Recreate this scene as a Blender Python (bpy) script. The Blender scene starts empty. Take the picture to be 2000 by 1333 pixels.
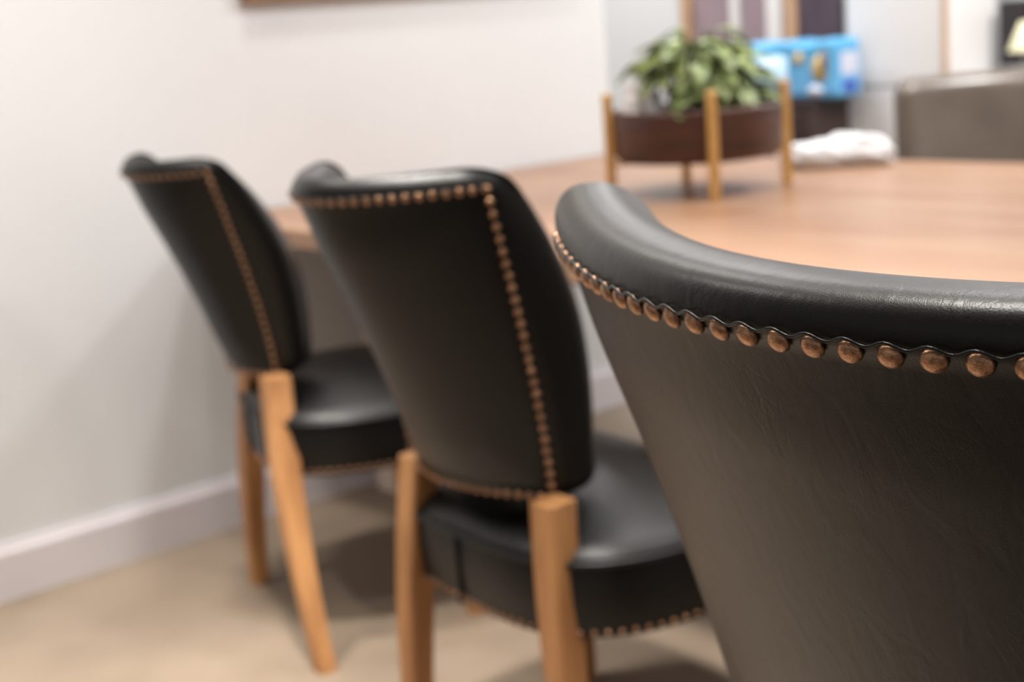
import bpy, bmesh, math, random
from mathutils import Vector, Matrix, Euler
random.seed(7)
S = bpy.context.scene
COL = S.collection

# ------------------------------------------------------------------ camera
cam_d = bpy.data.cameras.new('camera')
cam = bpy.data.objects.new('camera', cam_d)
COL.objects.link(cam)
cam_d.sensor_width = 36.0
cam_d.lens = 50.0
cam_d.clip_start = 0.02
R = Matrix(((0.65596828, -0.11607019, 0.74581052),
            (0.75109726, 0.19798221, -0.62980628),
            (-0.07455548, 0.97330918, 0.21705005)))
cam.matrix_world = Matrix.Translation((0, 0, 1.15)) @ R.to_4x4()
cam_d.dof.use_dof = True
cam_d.dof.focus_distance = 0.66
cam_d.dof.aperture_fstop = 7.0
S.camera = cam

# ------------------------------------------------------------------ world, exposure
w = bpy.data.worlds.new('world')
S.world = w
w.use_nodes = True
w.node_tree.nodes['Background'].inputs[0].default_value = (1.0, 0.96, 0.93, 1)
w.node_tree.nodes['Background'].inputs[1].default_value = 0.34
S.view_settings.view_transform = 'Standard'
S.view_settings.look = 'None'
S.view_settings.gamma = 1.0
S.view_settings.exposure = 0.58
S.cycles.use_denoising = True


def area(name, loc, size, power, col, target=None, spread=180):
    d = bpy.data.lights.new(name, 'AREA')
    d.shape = 'DISK'
    d.size = size
    d.energy = power
    d.color = col
    d.spread = math.radians(spread)
    o = bpy.data.objects.new(name, d)
    o.location = loc
    if target is not None:
        o.rotation_euler = (Vector(target) - Vector(loc)).to_track_quat('-Z', 'Y').to_euler()
    COL.objects.link(o)
    return o


WARM = (1.0, 0.945, 0.885)
NEUT = (0.99, 0.99, 0.985)
# recessed ceiling downlights over the table and along the wall
area('downlight_wall', (-2.50, 1.75, 2.66), 0.14, 9, (1.0, 0.97, 0.93))
area('downlight_row_wall', (-2.35, 0.85, 2.66), 0.22, 8, WARM, spread=75)
area('downlight_row_middle', (-1.50, 0.88, 2.66), 0.22, 13, WARM, spread=70)
area('downlight_row_near', (-0.80, 0.75, 2.66), 0.30, 9, WARM, spread=80)
area('downlight_front', (-2.35, 0.15, 2.66), 0.16, 12, WARM)
area('downlight_table', (-1.55, 2.30, 2.66), 0.30, 9, NEUT)
area('downlight_table_near', (-0.35, 2.30, 2.66), 0.30, 10, NEUT)
area('fill_far_room', (-3.30, 3.60, 2.66), 0.6, 21, (1.0, 0.99, 0.985))  # these three unseen lights are added to brighten the far room
area('fill_far_left', (-4.6, 3.4, 2.66), 0.6, 29, (1.0, 0.99, 0.985))
area('fill_far_right', (-1.2, 4.0, 2.66), 0.6, 46, (1.0, 0.99, 0.985))
# unseen point light added above the table to brighten ceiling and walls
pd = bpy.data.lights.new('table_fill', 'POINT')
pd.energy = 11
pd.color = (1.0, 0.99, 0.98)
pd.shadow_soft_size = 0.16
po = bpy.data.objects.new('table_fill', pd)
po.location = (-1.25, 2.5, 2.1)
COL.objects.link(po)


# ------------------------------------------------------------------ materials
def lin(c):
    return tuple(((x / 255) / 12.92 if x / 255 <= 0.04045 else ((x / 255 + 0.055) / 1.055) ** 2.4) for x in c) + (1,)


def mat(name, rgb, rough=0.5, metal=0.0, rgb2=None, scale=8, bump=0.0, bump_scale=60, stretch=(1, 1, 1), spec=0.5,
        detail=4, lo=0.35, hi=0.65):
    m = bpy.data.materials.new(name)
    m.use_nodes = True
    nt = m.node_tree
    b = nt.nodes['Principled BSDF']
    b.inputs['Base Color'].default_value = lin(rgb)
    b.inputs['Roughness'].default_value = rough
    b.inputs['Metallic'].default_value = metal
    b.inputs['Specular IOR Level'].default_value = spec
    tc = nt.nodes.new('ShaderNodeTexCoord')
    mp = nt.nodes.new('ShaderNodeMapping')
    mp.inputs['Scale'].default_value = stretch
    nt.links.new(tc.outputs['Object'], mp.inputs['Vector'])
    if rgb2 is not None:
        n = nt.nodes.new('ShaderNodeTexNoise')
        n.inputs['Scale'].default_value = scale
        n.inputs['Detail'].default_value = detail
        r = nt.nodes.new('ShaderNodeValToRGB')
        r.color_ramp.elements[0].position = lo
        r.color_ramp.elements[1].position = hi
        r.color_ramp.elements[0].color = lin(rgb)
        r.color_ramp.elements[1].color = lin(rgb2)
        nt.links.new(mp.outputs['Vector'], n.inputs['Vector'])
        nt.links.new(n.outputs['Fac'], r.inputs['Fac'])
        nt.links.new(r.outputs['Color'], b.inputs['Base Color'])
    if bump:
        n2 = nt.nodes.new('ShaderNodeTexNoise')
        n2.inputs['Scale'].default_value = bump_scale
        n2.inputs['Detail'].default_value = 3
        bp = nt.nodes.new('ShaderNodeBump')
        bp.inputs['Strength'].default_value = bump
        bp.inputs['Distance'].default_value = 0.002
        nt.links.new(mp.outputs['Vector'], n2.inputs['Vector'])
        nt.links.new(n2.outputs['Fac'], bp.inputs['Height'])
        nt.links.new(bp.outputs['Normal'], b.inputs['Normal'])
    return m


def leather_material():
    m = bpy.data.materials.new('black_leather')
    m.use_nodes = True
    nt = m.node_tree
    b = nt.nodes['Principled BSDF']
    b.inputs['Base Color'].default_value = lin((8, 7, 7))
    b.inputs['Roughness'].default_value = 0.38
    b.inputs['Specular IOR Level'].default_value = 0.30
    b.inputs['Sheen Weight'].default_value = 0.02
    b.inputs['Sheen Roughness'].default_value = 0.4
    b.inputs['Sheen Tint'].default_value = (1.0, 0.92, 0.86, 1)
    tc = nt.nodes.new('ShaderNodeTexCoord')
    vo = nt.nodes.new('ShaderNodeTexVoronoi')
    vo.feature = 'DISTANCE_TO_EDGE'
    vo.inputs['Scale'].default_value = 620
    nz = nt.nodes.new('ShaderNodeTexNoise')
    nz.inputs['Scale'].default_value = 26
    nz.inputs['Detail'].default_value = 5
    nz.inputs['Distortion'].default_value = 1.6
    mp = nt.nodes.new('ShaderNodeMapping')
    mp.inputs['Scale'].default_value = (1.6, 0.7, 0.7)
    # long fine wrinkles that gather in patches
    wv = nt.nodes.new('ShaderNodeTexVoronoi')
    wv.feature = 'DISTANCE_TO_EDGE'
    wv.inputs['Scale'].default_value = 95
    mp2 = nt.nodes.new('ShaderNodeMapping')
    mp2.inputs['Scale'].default_value = (1.9, 0.55, 0.8)
    mp2.inputs['Rotation'].default_value = (0.2, 0.1, 0.5)
    wn = nt.nodes.new('ShaderNodeTexNoise')
    wn.inputs['Scale'].default_value = 9
    wadd = nt.nodes.new('ShaderNodeVectorMath')
    wadd.operation = 'MULTIPLY_ADD'
    wadd.inputs[1].default_value = (0.05, 0.05, 0.05)
    patch = nt.nodes.new('ShaderNodeTexNoise')
    patch.inputs['Scale'].default_value = 7
    pr = nt.nodes.new('ShaderNodeMapRange')
    pr.inputs[1].default_value = 0.5
    pr.inputs[2].default_value = 0.66
    wr = nt.nodes.new('ShaderNodeMapRange')
    wr.inputs[1].default_value = 0.0
    wr.inputs[2].default_value = 0.09
    L = nt.links.new
    L(tc.outputs['Object'], vo.inputs['Vector'])
    L(tc.outputs['Object'], mp.inputs['Vector'])
    L(mp.outputs['Vector'], nz.inputs['Vector'])
    L(tc.outputs['Object'], wn.inputs['Vector'])
    L(wn.outputs['Color'], wadd.inputs[0])
    L(tc.outputs['Object'], wadd.inputs[2])
    L(wadd.outputs['Vector'], mp2.inputs['Vector'])
    L(mp2.outputs['Vector'], wv.inputs['Vector'])
    L(wv.outputs['Distance'], wr.inputs[0])
    L(tc.outputs['Object'], patch.inputs['Vector'])
    L(patch.outputs['Fac'], pr.inputs[0])
    mul = nt.nodes.new('ShaderNodeMath')
    mul.operation = 'MULTIPLY'
    L(wr.outputs[0], mul.inputs[0])
    L(pr.outputs[0], mul.inputs[1])
    b1 = nt.nodes.new('ShaderNodeBump')
    b1.inputs['Strength'].default_value = 0.18
    b1.inputs['Distance'].default_value = 0.0006
    L(vo.outputs['Distance'], b1.inputs['Height'])
    b2 = nt.nodes.new('ShaderNodeBump')
    b2.inputs['Strength'].default_value = 0.12
    b2.inputs['Distance'].default_value = 0.004
    L(nz.outputs['Fac'], b2.inputs['Height'])
    L(b1.outputs['Normal'], b2.inputs['Normal'])
    b3 = nt.nodes.new('ShaderNodeBump')
    b3.inputs['Strength'].default_value = 0.11
    b3.inputs['Distance'].default_value = 0.0008
    L(mul.outputs[0], b3.inputs['Height'])
    L(b2.outputs['Normal'], b3.inputs['Normal'])
    L(b3.outputs['Normal'], b.inputs['Normal'])
    return m


M = {}
M['leather'] = leather_material()
M['brass'] = mat('antique_brass', (190, 148, 116), 0.31, 0.9, (136, 103, 80), 260, 0.25, 700)
M['wood_leg'] = mat('oak_leg', (190, 138, 88), 0.5, 0, (154, 106, 64), 7, 0.1, 90, (3, 3, 0.5))
M['table_wood'] = mat('table_wood', (158, 124, 98), 0.34, 0, (142, 102, 74), 5, 0.06, 60, (0.35, 3.2, 3.2), detail=7)
M['table_leg'] = mat('pale_table_leg', (222, 204, 192), 0.5, 0, (210, 192, 180), 4)
M['wall'] = mat('wall_paint', (216, 217, 218), 0.7, 0, (213, 214, 215), 2, 0.05, 220)
M['ceiling'] = mat('ceiling_paint', (225, 222, 218), 0.8, 0, (222, 219, 215), 2)
M['base'] = mat('baseboard_paint', (216, 211, 215), 0.35, 0, (213, 208, 212), 3)
M['floor'] = mat('polished_concrete', (146, 130, 113), 0.55, 0, (126, 111, 95), 3.2, 0.12, 90, detail=9, lo=0.3, hi=0.66)
M['frame_wood'] = mat('frame_wood', (150, 110, 80), 0.5, 0, (120, 84, 58), 9, stretch=(5, 1, 5))
M['canvas'] = mat('picture_face', (190, 175, 160), 0.7, 0, (150, 130, 120), 3)
M['white'] = mat('white_lacquer', (226, 223, 222), 0.4, 0, (223, 220, 219), 2)
M['tan'] = mat('tan_wood', (196, 160, 130), 0.5, 0, (180, 146, 118), 6, stretch=(4, 4, 1))
M['mauve'] = mat('window_blind', (160, 142, 146), 0.6, 0, (140, 122, 130), 3)
M['dark_door'] = mat('dark_door', (84, 72, 84), 0.5, 0, (72, 60, 72), 4, stretch=(4, 4, 1))
M['dark_brown'] = mat('dark_brown_wood', (62, 44, 40), 0.5, 0, (46, 32, 30), 5, stretch=(1, 1, 6))
M['tray'] = mat('walnut_tray', (84, 50, 38), 0.42, 0, (58, 34, 28), 7, 0.05, 90, (1.2, 1.2, 8))
M['gold'] = mat('brushed_gold', (226, 184, 118), 0.42, 0.55, (212, 168, 102), 30)
M['leaf'] = mat('leaf_green', (78, 98, 42), 0.42, 0, (144, 156, 92), 42, detail=2)
M['stem'] = mat('leaf_stem', (96, 104, 56), 0.6, 0, (84, 84, 50), 20)
M['pot'] = mat('dark_pot', (58, 66, 64), 0.5, 0, (48, 56, 54), 12)
M['soil'] = mat('potting_soil', (52, 40, 32), 0.95, 0, (70, 54, 42), 60, 0.8, 120)
M['jar'] = mat('grey_ceramic', (176, 176, 178), 0.35, 0, (160, 160, 164), 10)
M['cloth'] = mat('white_cloth', (228, 222, 220), 0.8, 0, (220, 214, 212), 12, 0.3, 90)
M['plastic'] = mat('white_plastic', (222, 222, 224), 0.45, 0, (212, 212, 214), 9, 0.3, 50)
M['blue'] = mat('blue_film', (72, 160, 206), 0.35, 0, (112, 178, 226), 7, 0.2, 30)
M['paleblue'] = mat('pale_blue_print', (168, 206, 226), 0.35, 0, (186, 210, 230), 14)
M['deepblue'] = mat('deep_blue_print', (62, 84, 186), 0.35, 0, (56, 76, 176), 14)
M['yellow'] = mat('yellow_print', (206, 182, 116), 0.4, 0, (190, 160, 100), 20)
M['brownprint'] = mat('brown_print', (92, 82, 92), 0.4, 0, (110, 90, 90), 20)
M['white_print'] = mat('white_print', (212, 214, 228), 0.4, 0, (204, 208, 224), 14)
M['black'] = mat('black_plastic', (46, 40, 42), 0.45, 0, (40, 35, 37), 9)
M['screen'] = mat('screen_glass', (40, 35, 38), 0.25, 0, (38, 34, 36), 3)
M['cream'] = mat('cream_shade', (226, 222, 186), 0.6, 0, (218, 214, 176), 9)
M['grey_leather'] = mat('charcoal_leather', (108, 96, 86), 0.28, 0, (92, 82, 73), 6, 0.25, 40)


# ------------------------------------------------------------------ helpers
def obj(name, bm, m, parent=None, smooth=True):
    me = bpy.data.meshes.new(name)
    bmesh.ops.recalc_face_normals(bm, faces=bm.faces)
    bm.to_mesh(me)
    bm.free()
    if smooth:
        for p in me.polygons:
            p.use_smooth = True
    me.materials.append(m)
    o = bpy.data.objects.new(name, me)
    COL.objects.link(o)
    if parent is not None:
        o.parent = parent
    return o


def empty(name, loc, rz=0):
    o = bpy.data.objects.new(name, None)
    o.empty_display_size = 0.05
    o.location = loc
    o.rotation_euler = (0, 0, rz)
    COL.objects.link(o)
    return o


def tag(o, label, cat, group=None, kind=None):
    o['label'] = label
    o['category'] = cat
    if group:
        o['group'] = group
    if kind:
        o['kind'] = kind
    return o


def struct(o):
    o['kind'] = 'structure'
    return o


def box(bm, c, s, bev=0.0, rot=None, seg=2):
    r = bmesh.ops.create_cube(bm, size=1.0)
    vs = r['verts']
    bmesh.ops.scale(bm, vec=s, verts=vs)
    if bev:
        es = list({e for v in vs for e in v.link_edges})
        rb = bmesh.ops.bevel(bm, geom=es, offset=bev, segments=seg, profile=0.5, affect='EDGES')
        vs = list({v for f in rb['faces'] for v in f.verts} | {v for v in vs if v.is_valid})
        # collect the whole island
        seen = set(vs)
        st = list(vs)
        while st:
            v = st.pop()
            for e in v.link_edges:
                q = e.other_vert(v)
                if q not in seen:
                    seen.add(q)
                    st.append(q)
        vs = list(seen)
    if rot is not None:
        bmesh.ops.rotate(bm, cent=(0, 0, 0), matrix=rot, verts=vs)
    bmesh.ops.translate(bm, vec=c, verts=vs)


def boxes(name, lst, m, parent=None, bev=0.004):
    bm = bmesh.new()
    for c, s in lst:
        box(bm, c, s, bev)
    return obj(name, bm, m, parent, smooth=False)


def lathe(bm, prof, n=32, c=(0, 0, 0)):
    rings = []
    for r, z in prof:
        if r < 1e-6:
            rings.append([bm.verts.new((c[0], c[1], c[2] + z))])
        else:
            rings.append([bm.verts.new((c[0] + r * math.cos(2 * math.pi * k / n), c[1] + r * math.sin(2 * math.pi * k / n), c[2] + z)) for k in range(n)])
    for a, b in zip(rings, rings[1:]):
        for k in range(n):
            k2 = (k + 1) % n
            if len(a) == 1 and len(b) > 1:
                bm.faces.new((a[0], b[k], b[k2]))
            elif len(b) == 1 and len(a) > 1:
                bm.faces.new((a[k], b[0], a[k2]))
            elif len(a) > 1:
                bm.faces.new((a[k], a[k2], b[k2], b[k]))


def tube(bm, pts, r, n=8, closed=False):
    pts = [Vector(p) for p in pts]
    N = len(pts)
    rings = []
    ref = None
    for i, p in enumerate(pts):
        if closed:
            t = pts[(i + 1) % N] - pts[i - 1]
        else:
            t = pts[min(i + 1, N - 1)] - pts[max(i - 1, 0)]
        t.normalize()
        if ref is None:
            ref = t.orthogonal().normalized()
        ref = (ref - t * ref.dot(t)).normalized()
        b = t.cross(ref)
        rr = r(i / max(N - 1, 1)) if callable(r) else r
        rings.append([bm.verts.new(p + (ref * math.cos(2 * math.pi * k / n) + b * math.sin(2 * math.pi * k / n)) * rr) for k in range(n)])
    seq = list(zip(rings, rings[1:])) + ([(rings[-1], rings[0])] if closed else [])
    for a, b in seq:
        for k in range(n):
            bm.faces.new((a[k], a[(k + 1) % n], b[(k + 1) % n], b[k]))
    if not closed:
        bm.faces.new(rings[0][::-1])
        bm.faces.new(rings[-1])


def loft(bm, rings, cap=True):
    vr = [[bm.verts.new(p) for p in ring] for ring in rings]
    n = len(vr[0])
    for a, b in zip(vr, vr[1:]):
        for k in range(n):
            bm.faces.new((a[k], a[(k + 1) % n], b[(k + 1) % n], b[k]))
    if cap:
        bm.faces.new(vr[0][::-1])
        bm.faces.new(vr[-1])


def axis_coords(half, r, nr, nm):
    """sample positions along one axis of a rounded box: dense where the edge is rounded"""
    c = []
    for i in range(nr):
        a = (math.pi / 4) * i / nr
        c.append(-half + r * (1 - math.tan(math.pi / 4 - a)))
    inner = half - r
    for i in range(nm + 1):
        c.append(-inner + 2 * inner * i / nm)
    for i in range(nr - 1, -1, -1):
        a = (math.pi / 4) * i / nr
        c.append(half - r * (1 - math.tan(math.pi / 4 - a)))
    return c


def rounded_box(bm, hx, hy, hz, r, nx, ny, nz, nr=5, fn=None):
    X = axis_coords(hx, r, nr, nx)
    Y = axis_coords(hy, r, nr, ny)
    Z = axis_coords(hz, r, nr, nz)
    cache = {}

    def V(i, j, k):
        key = (i, j, k)
        if key not in cache:
            p = Vector((X[i], Y[j], Z[k]))
            q = Vector((max(-hx + r, min(hx - r, p.x)), max(-hy + r, min(hy - r, p.y)), max(-hz + r, min(hz - r, p.z))))
            d = p - q
            if d.length > 1e-9:
                p = q + d.normalized() * r
            cache[key] = bm.verts.new(fn(p) if fn else p)
        return cache[key]
    a, b, c = len(X) - 1, len(Y) - 1, len(Z) - 1
    for i in range(a):
        for j in range(b):
            for k in (0, c):
                bm.faces.new((V(i, j, k), V(i + 1, j, k), V(i + 1, j + 1, k), V(i, j + 1, k)))
    for i in range(a):
        for k in range(c):
            for j in (0, b):
                bm.faces.new((V(i, j, k), V(i + 1, j, k), V(i + 1, j, k + 1), V(i, j, k + 1)))
    for j in range(b):
        for k in range(c):
            for i in (0, a):
                bm.faces.new((V(i, j, k), V(i, j + 1, k), V(i, j + 1, k + 1), V(i, j, k + 1)))


def smoothstep(x):
    x = max(0.0, min(1.0, x))
    return x * x * (3 - 2 * x)


# ------------------------------------------------------------------ room
def structure():
    f = boxes('floor', [((-2.0, 1.0, -0.05), (12.0, 12.0, 0.1))], M['floor'], bev=0)
    struct(f)
    struct(boxes('ceiling', [((-2.0, 1.0, 2.75), (12.0, 12.0, 0.1))], M['ceiling'], bev=0))
    struct(boxes('wall_left', [((-3.06, -0.51, 1.35), (0.12, 6.97, 2.7))], M['wall'], bev=0))
    struct(boxes('wall_back', [((-2.0, 4.66, 1.35), (12.0, 0.12, 2.7))], M['wall'], bev=0))
    # baseboard with a stepped, eased top edge
    bm = bmesh.new()
    prof = [(0, 0), (0.016, 0), (0.016, 0.104), (0.013, 0.110), (0.009, 0.116), (0.008, 0.125), (0, 0.125)]
    loft(bm, [[(-3.0 + x, -3.99, z) for x, z in prof], [(-3.0 + x, 2.97, z) for x, z in prof]])
    struct(obj('baseboard_left', bm, M['base'], smooth=False))
    # far wall: blinds between tan and white uprights, dark door
    wd = struct(empty('window_1', (-3.86, 4.6, 0)))
    boxes('pane', [((-0.02, -0.012, 1.5), (0.43, 0.016, 1.9))], M['mauve'], wd, 0)
    boxes('window_frame', [((0.0, -0.02, 1.5), (0.045, 0.03, 1.95)), ((0.2, -0.02, 1.5), (0.075, 0.03, 1.95))], M['white'], wd, 0.003)
    struct(boxes('trim_1', [((-4.115, 4.575, 1.25), (0.05, 0.05, 2.5))], M['tan'], bev=0.003))
    struct(boxes('trim_2', [((-3.565, 4.575, 1.25), (0.06, 0.05, 2.5))], M['tan'], bev=0.003))
    dr = struct(empty('door_1', (-3.44, 4.6, 0)))
    boxes('door_leaf', [((0, -0.02, 1.04), (0.19, 0.04, 2.08))], M['dark_door'], dr, 0.003)


# ------------------------------------------------------------------ chairs
class Back:
    """curved padded backrest: u across, h up, t from the outer face towards the sitter"""

    def __init__(s, b, t, lean, s0, s1, zb, zt, T, mu, mt, mb, ear, swell=0.0, thin=0.0, side=0.0):
        s.swell, s.thin, s.side = swell, thin, side
        s.b, s.t, s.lean, s.s0, s.s1, s.zb, s.zt, s.T, s.mu, s.mt, s.mb, s.ear = b, t, lean, s0, s1, zb, zt, T, mu, mt, mb, ear

    def surf(s, u, h, t):
        """u in metres across at the nail line scaled, h 0..1 over nail rectangle"""
        w_ = s.b + (s.t - s.b) * h
        sg = s.s0 + (s.s1 - s.s0) * h
        hh = max(h, 0.0)
        v = s.lean * hh ** 1.35 + sg * (1 - u * u) - s.s0
        tx, tv = w_, -2 * sg * u
        l = math.hypot(tx, tv)
        nx, nv = tv / l, -tx / l          # towards the sitter
        # lean of the surface in the vertical direction
        z = s.zb + (s.zt - s.zb) * h
        x = u * w_ + nx * t
        v = v + nv * t
        if h > 0.8:
            z += s.ear * (abs(u) ** 3) * (h - 0.8) / 0.2
        return Vector((x, -v, z))

    def normal(s, u, h):
        e = 1e-3
        a = s.surf(u + e, h, 0) - s.surf(u - e, h, 0)
        b = s.surf(u, h + e, 0) - s.surf(u, h - e, 0)
        n = a.cross(b).normalized()
        p = s.surf(u, h, 0) - s.surf(u, h, 0.01)
        return n if n.dot(p) > 0 else -n

    def mesh(s, r, nx, ny, step=0.004):
        H = s.zt - s.zb
        wm = (s.b + s.t) / 2
        um = 1 + s.mu / wm
        hx = um * wm
        hlo, hhi = -s.mb / H, 1 + s.mt / H
        hy = (hhi - hlo) * H / 2
        cy = (hhi + hlo) / 2
        bm = bmesh.new()

        def fn(p):
            u = p.x / wm
            h = cy + p.y / H
            if s.side and abs(u) > 1:
                hk = max(0.0, min(1.0, h))
                k = s.side * (1 - hk ** 4) * (0.76 + 0.20 * math.sin(math.pi * hk))
                u = math.copysign(1 + (abs(u) - 1) * (1 + k), u)
            t = s.T / 2 - p.z               # p.z = +T/2 is the outer face
            d = min((1 - abs(u)) * wm, (1 - h) * H, h * H)
            outer = smoothstep((p.z + s.T / 2 - 0.012) / (s.T - 0.024))
            k = smoothstep((d + 0.003) / 0.006)
            puff = 0.006 * smoothstep(d / 0.08)
            t += outer * (step * k - puff)
            # sitter's side gently padded
            hc = max(0.0, min(1.0, h))
            t += (1 - outer) * (0.010 * (1 - min(1, abs(u)) ** 2) + s.swell * math.sin(math.pi * min(1.0, hc * 0.95 + 0.02)) - s.thin * hc ** 4)
            return s.surf(u, h, t)
        rounded_box(bm, hx, hy, s.T / 2, r, nx, ny, 3, 6, fn)
        return bm

    def perimeter(s, spacing):
        pts = []

        def run(f, n0):
            L = [f(i / 200) for i in range(201)]
            P = [s.surf(u, h, 0) for u, h in L]
            acc = [0]
            for a, b in zip(P, P[1:]):
                acc.append(acc[-1] + (b - a).length)
            n = max(2, round(acc[-1] / spacing))
            for i in range(n):
                d = acc[-1] * i / n
                k = max(j for j in range(201) if acc[j] <= d + 1e-9)
                k = min(k, 199)
                q = (d - acc[k]) / (acc[k + 1] - acc[k])
                pts.append((L[k][0] + (L[k + 1][0] - L[k][0]) * q, L[k][1] + (L[k + 1][1] - L[k][1]) * q))
        run(lambda q: (-1 + 2 * q, 1.0), 0)
        run(lambda q: (1.0, 1 - q), 0)
        run(lambda q: (1 - 2 * q, 0.0), 0)
        run(lambda q: (-1.0, q), 0)
        return pts


def nail_mesh(r):
    bm = bmesh.new()
    prof = [(0, r * 0.62)]
    for i in range(1, 7):
        a = math.pi / 2 * i / 6
        prof.append((r * math.sin(a), r * 0.62 * math.cos(a)))
    prof += [(r * 0.96, -r * 0.10), (r * 0.55, -r * 0.14), (0, -r * 0.14)]
    lathe(bm, prof, 20)
    bmesh.ops.recalc_face_normals(bm, faces=bm.faces)
    me = bpy.data.meshes.new('nailhead')
    bm.to_mesh(me)
    bm.free()
    for p in me.polygons:
        p.use_smooth = True
    me.materials.append(M['brass'])
    return me


def seat_outline(w, vb, vf, n=72, bul=0.06):
    """closed outline in (x, y local): rounded rear, near straight sides, rounded front corners"""
    pts = []
    cy = (-(vb) + vf) / 2
    hy = (vf + vb) / 2
    for k in range(n):
        a = 2 * math.pi * k / n
        c, s_ = math.cos(a), math.sin(a)
        e = 2.0 / (3.5 if s_ < 0 else 6.0)
        x = w * math.copysign(abs(c) ** e, c)
        y = hy * math.copysign(abs(s_) ** (2.0 / (2.7 if s_ < 0 else 7.0)), s_)
        x *= 1.0 - 0.04 * max(0, -y / hy)
        pts.append((x, cy + y))
    return pts


def make_seat(parent, w, vb, vf, z0, z1, crown, nail_me=None):
    out = seat_outline(w, vb, vf)
    cx, cy = 0, sum(p[1] for p in out) / len(out)

    def ring(sc, z):
        return [(cx + (x - cx) * sc, cy + (y - cy) * sc, z) for x, y in out]
    bm = bmesh.new()
    hgt = z1 - z0
    rings = [ring(0.94, z0), ring(0.985, z0 + 0.003), ring(0.995, z0 + 0.012), ring(1.005, z0 + hgt * 0.5), ring(1.0, z1 - 0.012), ring(0.99, z1 - 0.003),
             ring(0.97, z1 + 0.006)]
    for i in range(1, 9):
        q = i / 9
        sc = 0.97 * (1 - q) + 0.01
        rings.append(ring(sc, z1 + 0.006 + crown * (0.9409 - sc * sc)))
    loft(bm, rings)
    seat = obj('seat', bm, M['leather'], parent)
    bm = bmesh.new()
    tube(bm, [(x * 1.004, cy + (y - cy) * 1.004, z1 - 0.004) for x, y in out], 0.0045, 8, True)
    # upright piped seam at the middle of the rear
    yr = min(p[1] for p in out)
    tube(bm, [(0.0, yr - 0.002, z1 - 0.006 - hgt * q) for q in (0, 0.3, 0.6, 0.93)], 0.004, 8)
    obj('piping', bm, M['leather'], seat)
    return seat, out, cy


def leg_ring(x, y, z, sx, sy, c=0.004):
    return [(x - sx + c, y - sy, z), (x + sx - c, y - sy, z), (x + sx, y - sy + c, z), (x + sx, y + sy - c, z),
            (x + sx - c, y + sy, z), (x - sx + c, y + sy, z), (x - sx, y + sy - c, z), (x - sx, y - sy + c, z)]


def rear_leg(parent, sgn, xt, yt, zt, xf, yf, w0=0.0225, w1=0.0165):
    bm = bmesh.new()
    rings = []
    N = 16
    for i in range(N + 1):
        q = i / N                      # 0 at the floor, 1 at the top
        z = zt * q
        x = xf + (xt - xf) * q
        y = yf + (yt - yf) * q - 0.012 * math.sin(q * math.pi)     # sabre curve
        ww = w1 + (w0 - w1) * smoothstep(q * 1.25)
        rings.append(leg_ring(sgn * x, y, z, ww, ww * 1.1))
    loft(bm, rings)
    return obj('leg', bm, M['wood_leg'], parent, smooth=False)


def front_leg(parent, sgn, x, y, zt):
    bm = bmesh.new()
    rings = []
    for i in range(9):
        q = i / 8
        ww = 0.016 + 0.011 * q
        rings.append(leg_ring(sgn * x, y + 0.012 * (1 - q), zt * q, ww, ww))
    loft(bm, rings)
    return obj('leg', bm, M['wood_leg'], parent, smooth=False)


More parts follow.
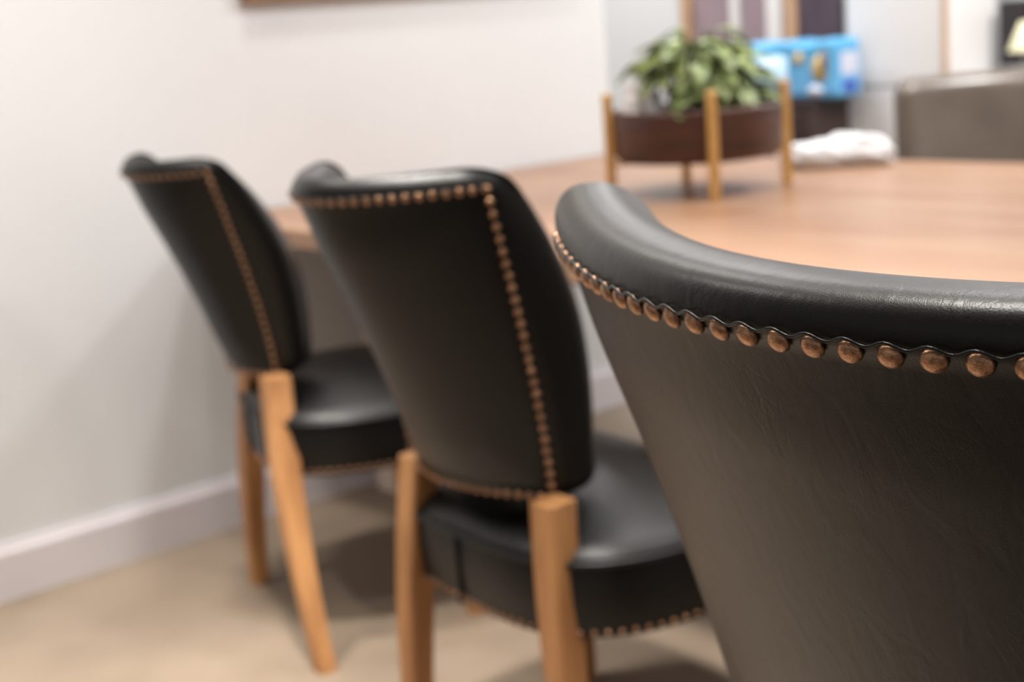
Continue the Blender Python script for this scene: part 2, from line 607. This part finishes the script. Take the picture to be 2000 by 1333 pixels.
def make_chair(name, loc, rz, bk, nail_r, spacing, label, group, seat_w, seat_vb, seat_vf, z0, z1, legs,
               fine=False, welt=True, seat_at=(0, 0, 0)):
    root = empty(name, loc, rz)
    tag(root, label, 'chair', group)
    r = min(bk.T * 0.46, 0.034)
    bm = bk.mesh(r, 110 if fine else 60, 90 if fine else 44, 0.004)
    back = obj('backrest', bm, M['leather'], root)
    me = nail_mesh(nail_r)
    per = bk.perimeter(spacing)
    if fine:
        per = [p for p in per if p[1] == 1.0 and abs(p[0]) < 0.955]
    for u, h in per:
        n = bk.normal(u, h)
        o = bpy.data.objects.new('nailhead', me)
        COL.objects.link(o)
        o.parent = back
        rot = n.to_track_quat('Z', 'Y').to_matrix().to_4x4()
        jit = Matrix.Rotation(random.uniform(0, 6.28), 4, 'Z') @ Matrix.Rotation(random.uniform(-0.10, 0.10), 4, 'X')
        o.matrix_local = Matrix.Translation(bk.surf(u, h, 0.001)) @ rot @ jit
    if welt:
        # thin folded edge of the rim leather: dips between the nails, rides over each nail
        H = bk.zt - bk.zb
        top = [p for p in per if p[1] == 1.0]
        pts = []
        m = 8
        for i in range(len(top) * m):
            a = i / m
            k = int(a)
            q = a - k
            u0 = top[k][0]
            u1 = top[k + 1][0] if k + 1 < len(top) else min(1.0, 2 * u0 - top[k - 1][0])
            u = u0 + (u1 - u0) * q
            if k == 0 and fine:
                continue
            dz = nail_r * (0.86 + 0.24 * math.cos(2 * math.pi * q))
            pts.append(bk.surf(u, 1 + dz / H, -0.0012))
        bm = bmesh.new()
        tube(bm, pts, 0.0009, 6)
        obj('welt', bm, M['leather'], back)
    seat, out, cy = make_seat(root, seat_w, seat_vb, seat_vf, z0, z1, 0.072)
    seat.location = (seat_at[0], seat_at[1], 0)
    seat.rotation_euler = (0, 0, seat_at[2])
    # small nail trim along the bottom edge of the seat
    bm = bmesh.new()
    nn = len(out)
    P = [Vector((x, cy + (y - cy), 0)) for x, y in out]
    per_len = sum((P[i] - P[(i + 1) % nn]).length for i in range(nn))
    step = per_len / round(per_len / 0.019)
    acc, nxt = 0.0, 0.0
    for i in range(nn):
        a, b = P[i], P[(i + 1) % nn]
        l = (b - a).length
        while nxt < acc + l - 1e-6:
            p = a.lerp(b, (nxt - acc) / l)
            t = (b - a).normalized()
            nrm = Vector((t.y, -t.x, 0))
            rr = bmesh.ops.create_uvsphere(bm, u_segments=8, v_segments=5, radius=0.0040)
            bmesh.ops.translate(bm, vec=p + nrm * 0.0 + Vector((0, 0, z0 + 0.012)), verts=rr['verts'])
            nxt += step
        acc += l
    nt = obj('nail_trim', bm, M['brass'], seat)
    nt['label'] = 'small brass nails along the bottom edge of the seat'
    for xt, yt, xf, yf in legs:
        rear_leg(root, 1, xt, yt, bk.zb + 0.004, xf, yf)
    for sg in (-1, 1):
        fl = front_leg(root, sg, seat_w - 0.05, seat_vf - 0.06, z0 + 0.006)
        fl.location = (seat_at[0], seat_at[1], 0)
        fl.rotation_euler = (0, 0, seat_at[2])
    return root


def chairs():
    def dining(b, t, lean, s0, s1, zb, zt):
        return Back(b=b, t=t, lean=lean, s0=s0, s1=s1, zb=zb, zt=zt, T=0.098, mu=0.020, mt=0.028, mb=0.012, ear=0.004, swell=0.050, thin=0.066, side=1.75)
    g = 'row of black leather chairs along the near side of the table'
    make_chair('dining_chair', (-2.439, 1.339, 0), -0.10, dining(0.108, 0.160, 0.113, 0.039, 0.088, 0.528, 0.928), 0.0052, 0.0168,
               'black leather dining chair with wooden legs, nearest the white wall', g,
               0.262, -0.028, 0.45, 0.345, 0.452, [(-0.077, 0.080, -0.196, 0.085), (0.135, 0.024, 0.306, -0.019)], seat_at=(-0.022, -0.001, -0.25))
    make_chair('dining_chair', (-1.531, 1.162, 0), 0.0, dining(0.157, 0.183, 0.094, 0.048, 0.143, 0.523, 0.950), 0.0052, 0.0168,
               'black leather dining chair with full nailhead border, middle of the three in the row', g,
               0.285, -0.026, 0.46, 0.335, 0.448, [(-0.147, 0.055, -0.141, 0.001), (0.178, 0.030, 0.207, 0.031)], seat_at=(-0.014, -0.017, -0.10))
    nb = Back(b=0.285, t=0.365, lean=0.104, s0=0.092, s1=0.172, zb=0.54, zt=0.989, T=0.075, mu=0.024, mt=0.030, mb=0.014, ear=0.012)
    make_chair('host_chair', (-0.406, 0.72, 0), 0.018, nb, 0.0068, 0.0213,
               'large black leather chair close up, with wide curved rim and big brass nailheads', g,
               0.34, -0.03, 0.50, 0.345, 0.468, [(-0.265, 0.10, -0.29, 0.10), (0.265, 0.10, 0.29, 0.10)], fine=True)


# ------------------------------------------------------------------ table and things on it
def table():
    root = empty('dining_table', (-1.35, 2.28, 0))
    tag(root, 'long orange-brown wooden dining table with its end against the white wall', 'table')
    bm = bmesh.new()
    box(bm, (0, 0, 0.738), (3.28, 1.36, 0.044), 0.006)
    obj('tabletop', bm, M['table_wood'], root, smooth=False)
    for x in (-1.54, 1.45):
        for y in (-0.25, 0.14):
            boxes('leg', [((x, y, 0.3585), (0.09, 0.09, 0.717))], M['table_leg'], root, 0.006)
    return root


def planter():
    C = (-2.117, 2.366)
    root = empty('planter_tray', (C[0], C[1], 0.76), math.radians(9) + math.atan2(C[1], C[0]))
    tag(root, 'round dark walnut tray in a gold-legged stand on the table', 'planter')
    bm = bmesh.new()
    lathe(bm, [(0, 0.075), (0.170, 0.075), (0.178, 0.080), (0.183, 0.09), (0.186, 0.178), (0.186, 0.185), (0.181, 0.187), (0.176, 0.184), (0.174, 0.092), (0, 0.092)], 64)
    obj('tray', bm, M['tray'], root)
    for k in range(2):
        boxes('crossbar', [((0, 0, 0.0715), (0.386, 0.014, 0.007) if k else (0.014, 0.386, 0.007))], M['gold'], root, 0.001)
    for k in range(4):
        a = k * math.pi / 2
        bm = bmesh.new()
        box(bm, (0.195 * math.cos(a), 0.195 * math.sin(a), 0.1135), (0.016, 0.022, 0.227), 0.003, None)
        o = obj('leg', bm, M['gold'], root, smooth=False)
    # plant pot standing in the tray
    z = 0.76 + 0.092
    p = empty('potted_plant', (C[0] - 0.005, C[1] + 0.012, z))
    tag(p, 'bushy green leafy plant in a dark pot standing in the walnut tray', 'plant')
    bm = bmesh.new()
    lathe(bm, [(0, 0), (0.048, 0), (0.052, 0.004), (0.062, 0.105), (0.066, 0.107), (0.066, 0.122), (0.060, 0.122), (0.057, 0.104), (0, 0.104)], 32)
    obj('pot', bm, M['pot'], p)
    bm = bmesh.new()
    lathe(bm, [(0, 0.110), (0.03, 0.109), (0.0575, 0.105), (0.0575, 0.098), (0, 0.098)], 24)
    obj('soil', bm, M['soil'], p)
    fb = bmesh.new()
    sb = bmesh.new()
    rnd = random.Random(5)
    for i in range(290):
        a = rnd.uniform(0, 2 * math.pi)
        rr = rnd.uniform(0.02, 0.145) if i % 3 else rnd.uniform(0.08, 0.155)
        top = 0.235 - 0.10 * (rr / 0.15) ** 2 + rnd.uniform(-0.085, 0.03)
        if -0.753 * math.cos(a) - 0.66 * math.sin(a) > 0.45 and top < 0.165:
            continue
        rr *= 0.98
        q = Vector((rr * math.cos(a), rr * math.sin(a), top))
        base = Vector((0.02 * math.cos(a), 0.02 * math.sin(a), 0.108))
        mid = base.lerp(q, 0.55) + Vector((0, 0, 0.035))
        tube(sb, [base, base.lerp(mid, 0.5) + Vector((0, 0, 0.008)), mid, mid.lerp(q, 0.6) + Vector((0, 0, 0.006)), q], 0.0013, 5)
        L = rnd.uniform(0.042, 0.068)
        W = L * rnd.uniform(0.30, 0.42)
        pitch = rnd.uniform(-0.9, 0.25)
        d = Vector((math.cos(a) * math.cos(pitch), math.sin(a) * math.cos(pitch), math.sin(pitch)))
        side = Vector((-math.sin(a), math.cos(a), rnd.uniform(-0.35, 0.35))).normalized()
        up = side.cross(d).normalized() * -1
        rows = []
        for j in range(7):
            t = j / 6
            ww = W * (math.sin(math.pi * min(1, t * 0.93 + 0.05)) ** 0.75) * (1 - 0.35 * t)
            c = q + d * (L * t) - Vector((0, 0, 1)) * (0.014 * t * t)
            rows.append([c - side * ww + up * ww * 0.25, c, c + side * ww + up * ww * 0.25])
        th = up * 0.0006
        vr = [[fb.verts.new(v + th) for v in row] for row in rows]
        vb = [[fb.verts.new(v - th) for v in row] for row in rows]
        for r0, r1, b0, b1 in zip(vr, vr[1:], vb, vb[1:]):
            for k in range(2):
                fb.faces.new((r0[k], r0[k + 1], r1[k + 1], r1[k]))
                fb.faces.new((b0[k], b1[k], b1[k + 1], b0[k + 1]))
            fb.faces.new((r0[0], r1[0], b1[0], b0[0]))
            fb.faces.new((r0[2], b0[2], b1[2], r1[2]))
    obj('foliage', fb, M['leaf'], p)
    obj('stems', sb, M['stem'], p)
    # grey jar beside the pot
    bm = bmesh.new()
    lathe(bm, [(0, 0), (0.028, 0), (0.032, 0.005), (0.034, 0.09), (0.028, 0.105), (0.026, 0.118), (0.022, 0.118), (0.021, 0.10), (0, 0.10)], 28)
    j = obj('jar', bm, M['jar'])
    j.location = (C[0] + 0.085, C[1] + 0.065, z)
    tag(j, 'small pale grey ceramic jar beside the plant pot in the tray', 'jar')
    # crumpled napkin at the left of the tray
    bm = bmesh.new()
    bmesh.ops.create_icosphere(bm, subdivisions=4, radius=1.0)
    for v in bm.verts:
        n = v.co.normalized()
        d = 1 + 0.14 * math.sin(5 * n.x + 3 * n.z) + 0.10 * math.sin(9 * n.y + 4 * n.x) + 0.07 * math.sin(13 * n.z + 7 * n.y)
        v.co = Vector((n.x * 0.050 * d, n.y * 0.050 * d, 0.068 + max(-0.068, n.z * 0.08 * d)))
    nk = obj('napkin', bm, M['cloth'])
    nk.location = (C[0] - 0.088, C[1] - 0.078, z)
    tag(nk, 'crumpled white napkin in the left side of the walnut tray', 'napkin')
    # white plastic bag at the far edge of the table
    bm = bmesh.new()
    bmesh.ops.create_icosphere(bm, subdivisions=4, radius=1.0)
    for v in bm.verts:
        n = v.co.normalized()
        d = 1 + 0.16 * math.sin(4 * n.x + 3 * n.y) + 0.10 * math.sin(8 * n.y - 5 * n.x) + 0.06 * math.sin(14 * n.x + 9 * n.z)
        v.co = Vector((n.x * 0.125 * d, n.y * 0.07 * d, 0.028 + max(-0.028, n.z * 0.045 * d)))
    bg = obj('plastic_bag', bm, M['plastic'])
    bg.location = (-2.085, 2.835, 0.76)
    bg.scale = (1.02, 1.0, 0.95)
    bg.rotation_euler = (0, 0, math.radians(35))
    tag(bg, 'crumpled white plastic bag lying at the far edge of the table', 'bag')


# ------------------------------------------------------------------ far side
def far_side():
    # boxy dark leather chair across the table
    root = empty('armchair', (-1.96, 3.47, 0), math.radians(180 + 48))
    tag(root, 'glossy brownish grey leather armchair with a squared back on the far side of the table', 'chair')
    bm = bmesh.new()
    rounded_box(bm, 0.30, 0.065, 0.24, 0.045, 20, 3, 14, 6, lambda p: Vector((p.x, p.y - 0.20 - 0.10 * (p.z + 0.24) + 0.09 * (p.x / 0.3) ** 2, p.z + 0.685)))
    obj('backrest', bm, M['grey_leather'], root)
    bm = bmesh.new()
    rounded_box(bm, 0.29, 0.25, 0.055, 0.03, 8, 8, 2, 5, lambda p: p + Vector((0, 0.06, 0.43)))
    obj('seat', bm, M['grey_leather'], root)
    for sx in (-1, 1):
        for y in (-0.16, 0.28):
            bm = bmesh.new()
            loft(bm, [leg_ring(sx * 0.25, y, z, ww, ww) for z, ww in ((0, 0.016), (0.2, 0.02), (0.385, 0.024))])
            obj('leg', bm, M['wood_leg'], root, smooth=False)
    # low dark sideboard, front corner seen past the tray
    sb = empty('sideboard', (-3.33, 4.065, 0))
    tag(sb, 'low dark brown sideboard under the blue pack, behind the table', 'sideboard')
    boxes('body', [((0, 0, 0.43), (0.60, 0.23, 0.74))], M['dark_brown'], sb, 0.004)
    boxes('top', [((0, 0, 0.81), (0.61, 0.235, 0.02))], M['dark_brown'], sb, 0.003)
    for x in (-0.149, 0.149):
        d = boxes('door', [((x, -0.120, 0.43), (0.29, 0.014, 0.70))], M['dark_brown'], sb, 0.003)
        boxes('knob', [((x - math.copysign(0.11, x), -0.134, 0.5), (0.018, 0.016, 0.018))], M['black'], d, 0.004)
    for x in (-0.27, 0.27):
        for y in (-0.09, 0.09):
            boxes('foot', [((x, y, 0.03), (0.04, 0.04, 0.06))], M['dark_brown'], sb, 0.003)
    # blue pack
    pk = empty('wipes_pack', (-3.20, 4.075, 0.82), 0)
    tag(pk, 'bright blue plastic-wrapped pack standing on the dark sideboard', 'pack')
    bm = bmesh.new()

    def pf(p):
        k = 1 + 0.10 * (1 - (p.x / 0.25) ** 2)
        return Vector((p.x, p.y * k, p.z + 0.1 + 0.006 * math.sin(p.x * 38) * (p.z + 0.1) / 0.2))
    rounded_box(bm, 0.25, 0.075, 0.098, 0.022, 20, 4, 10, 4, pf)
    wrap = obj('wrapper', bm, M['blue'], pk)

    def patch(name, m, cx, cz, rx, rz, sq=False):
        bm2 = bmesh.new()
        n = 28
        ring = []
        for k in range(n):
            a = 2 * math.pi * k / n
            e = 0.35 if sq else 1.0
            ring.append((cx + rx * math.copysign(abs(math.cos(a)) ** e, math.cos(a)), cz + rz * math.copysign(abs(math.sin(a)) ** e, math.sin(a))))

        def yy(x):
            return -0.075 * (1 + 0.10 * (1 - (x / 0.25) ** 2))
        loft(bm2, [[(x, yy(x) + 0.002, z) for x, z in ring], [(x, yy(x) - 0.0012, z) for x, z in ring]])
        return obj(name, bm2, m, wrap)
    patch('printed_panel', M['paleblue'], -0.03, 0.085, 0.085, 0.07, True)
    patch('printed_panel', M['yellow'], 0.185, 0.105, 0.030, 0.048)
    patch('printed_panel', M['brownprint'], 0.203, 0.130, 0.016, 0.040)
    patch('printed_panel', M['yellow'], 0.100, 0.140, 0.022, 0.022)
    patch('printed_panel', M['white_print'], 0.165, 0.030, 0.032, 0.020)
    boxes('printed_panel', [((0.2505, 0.0, 0.118), (0.003, 0.095, 0.075))], M['white_print'], wrap, 0.001)
    boxes('printed_panel', [((0.2505, 0.0, 0.042), (0.003, 0.075, 0.036))], M['deepblue'], wrap, 0.001)
    # tall white cabinet
    cb = empty('storage_cabinet', (-2.858, 4.36, 0))
    tag(cb, 'tall white storage cabinet to the right of the dark door', 'cabinet')
    boxes('body', [((0, 0.012, 1.05), (0.385, 0.30, 2.1))], M['white'], cb, 0.003)
    boxes('door', [((-0.002, -0.148, 1.47), (0.375, 0.02, 1.24))], M['white'], cb, 0.004)
    boxes('drawer', [((-0.002, -0.148, 0.44), (0.375, 0.02, 0.80))], M['white'], cb, 0.004)
    boxes('edge_strip', [((0.190, -0.149, 1.05), (0.012, 0.024, 2.09))], M['tan'], cb, 0.002)['label'] = 'tan edge strip'
    # counter with black screen and cream shaded lamp
    ct = empty('base_cabinet', (-1.93, 4.44, 0))
    tag(ct, 'white base cabinet with worktop along the far wall, behind the armchair', 'cabinet')
    boxes('body', [((0, 0.01, 0.42), (1.42, 0.28, 0.84))], M['white'], ct, 0.003)
    boxes('worktop', [((0, -0.005, 0.855), (1.44, 0.31, 0.03))], M['white'], ct, 0.004)
    for x in (-0.47, 0.0, 0.47):
        d = boxes('door', [((x, -0.138, 0.44), (0.45, 0.018, 0.72))], M['white'], ct, 0.003)
        boxes('handle', [((x + 0.18, -0.152, 0.68), (0.012, 0.012, 0.12))], M['black'], d, 0.003)
    tv = empty('monitor', (-2.445, 4.48, 0.87))
    tag(tv, 'black monitor standing on the white worktop at the right edge', 'monitor')
    boxes('screen', [((0, 0, 0.125), (0.36, 0.03, 0.205))], M['screen'], tv, 0.005)
    boxes('bezel', [((0, 0.012, 0.125), (0.372, 0.02, 0.217))], M['black'], tv, 0.005)
    boxes('stand', [((0, 0.015, 0.02), (0.05, 0.02, 0.04)), ((0, 0, 0.006), (0.2, 0.11, 0.012))], M['white'], tv, 0.003)
    lp = empty('table_lamp', (-2.475, 4.37, 0.87))
    tag(lp, 'small cream cone-shaped lamp in front of the black monitor', 'lamp')
    bm = bmesh.new()
    lathe(bm, [(0, 0), (0.035, 0), (0.035, 0.008), (0.006, 0.012), (0.006, 0.09), (0, 0.09)], 24)
    obj('base', bm, M['jar'], lp)
    bm = bmesh.new()
    lathe(bm, [(0.055, 0.07), (0.016, 0.165), (0.013, 0.165), (0.052, 0.07)], 28)
    obj('lamp_shade', bm, M['cream'], lp)


def picture():
    root = empty('framed_picture', (-2.985, 2.295, 1.245))
    tag(root, 'picture in a thin brown wooden frame high on the white wall, lower edge in view', 'picture')
    Wd, Hg = 1.03, 0.72
    boxes('frame', [((0, 0, 0.012), (0.03, Wd, 0.024)), ((0, 0, Hg - 0.012), (0.03, Wd, 0.024)),
                    ((0, -Wd / 2 + 0.012, Hg / 2), (0.03, 0.024, Hg - 0.048)), ((0, Wd / 2 - 0.012, Hg / 2), (0.03, 0.024, Hg - 0.048))], M['frame_wood'], root, 0.002)
    boxes('canvas', [((-0.003, 0, Hg / 2), (0.014, Wd - 0.048, Hg - 0.048))], M['canvas'], root, 0)


structure()
chairs()
table()
planter()
far_side()
picture()
bpy.context.view_layer.update()
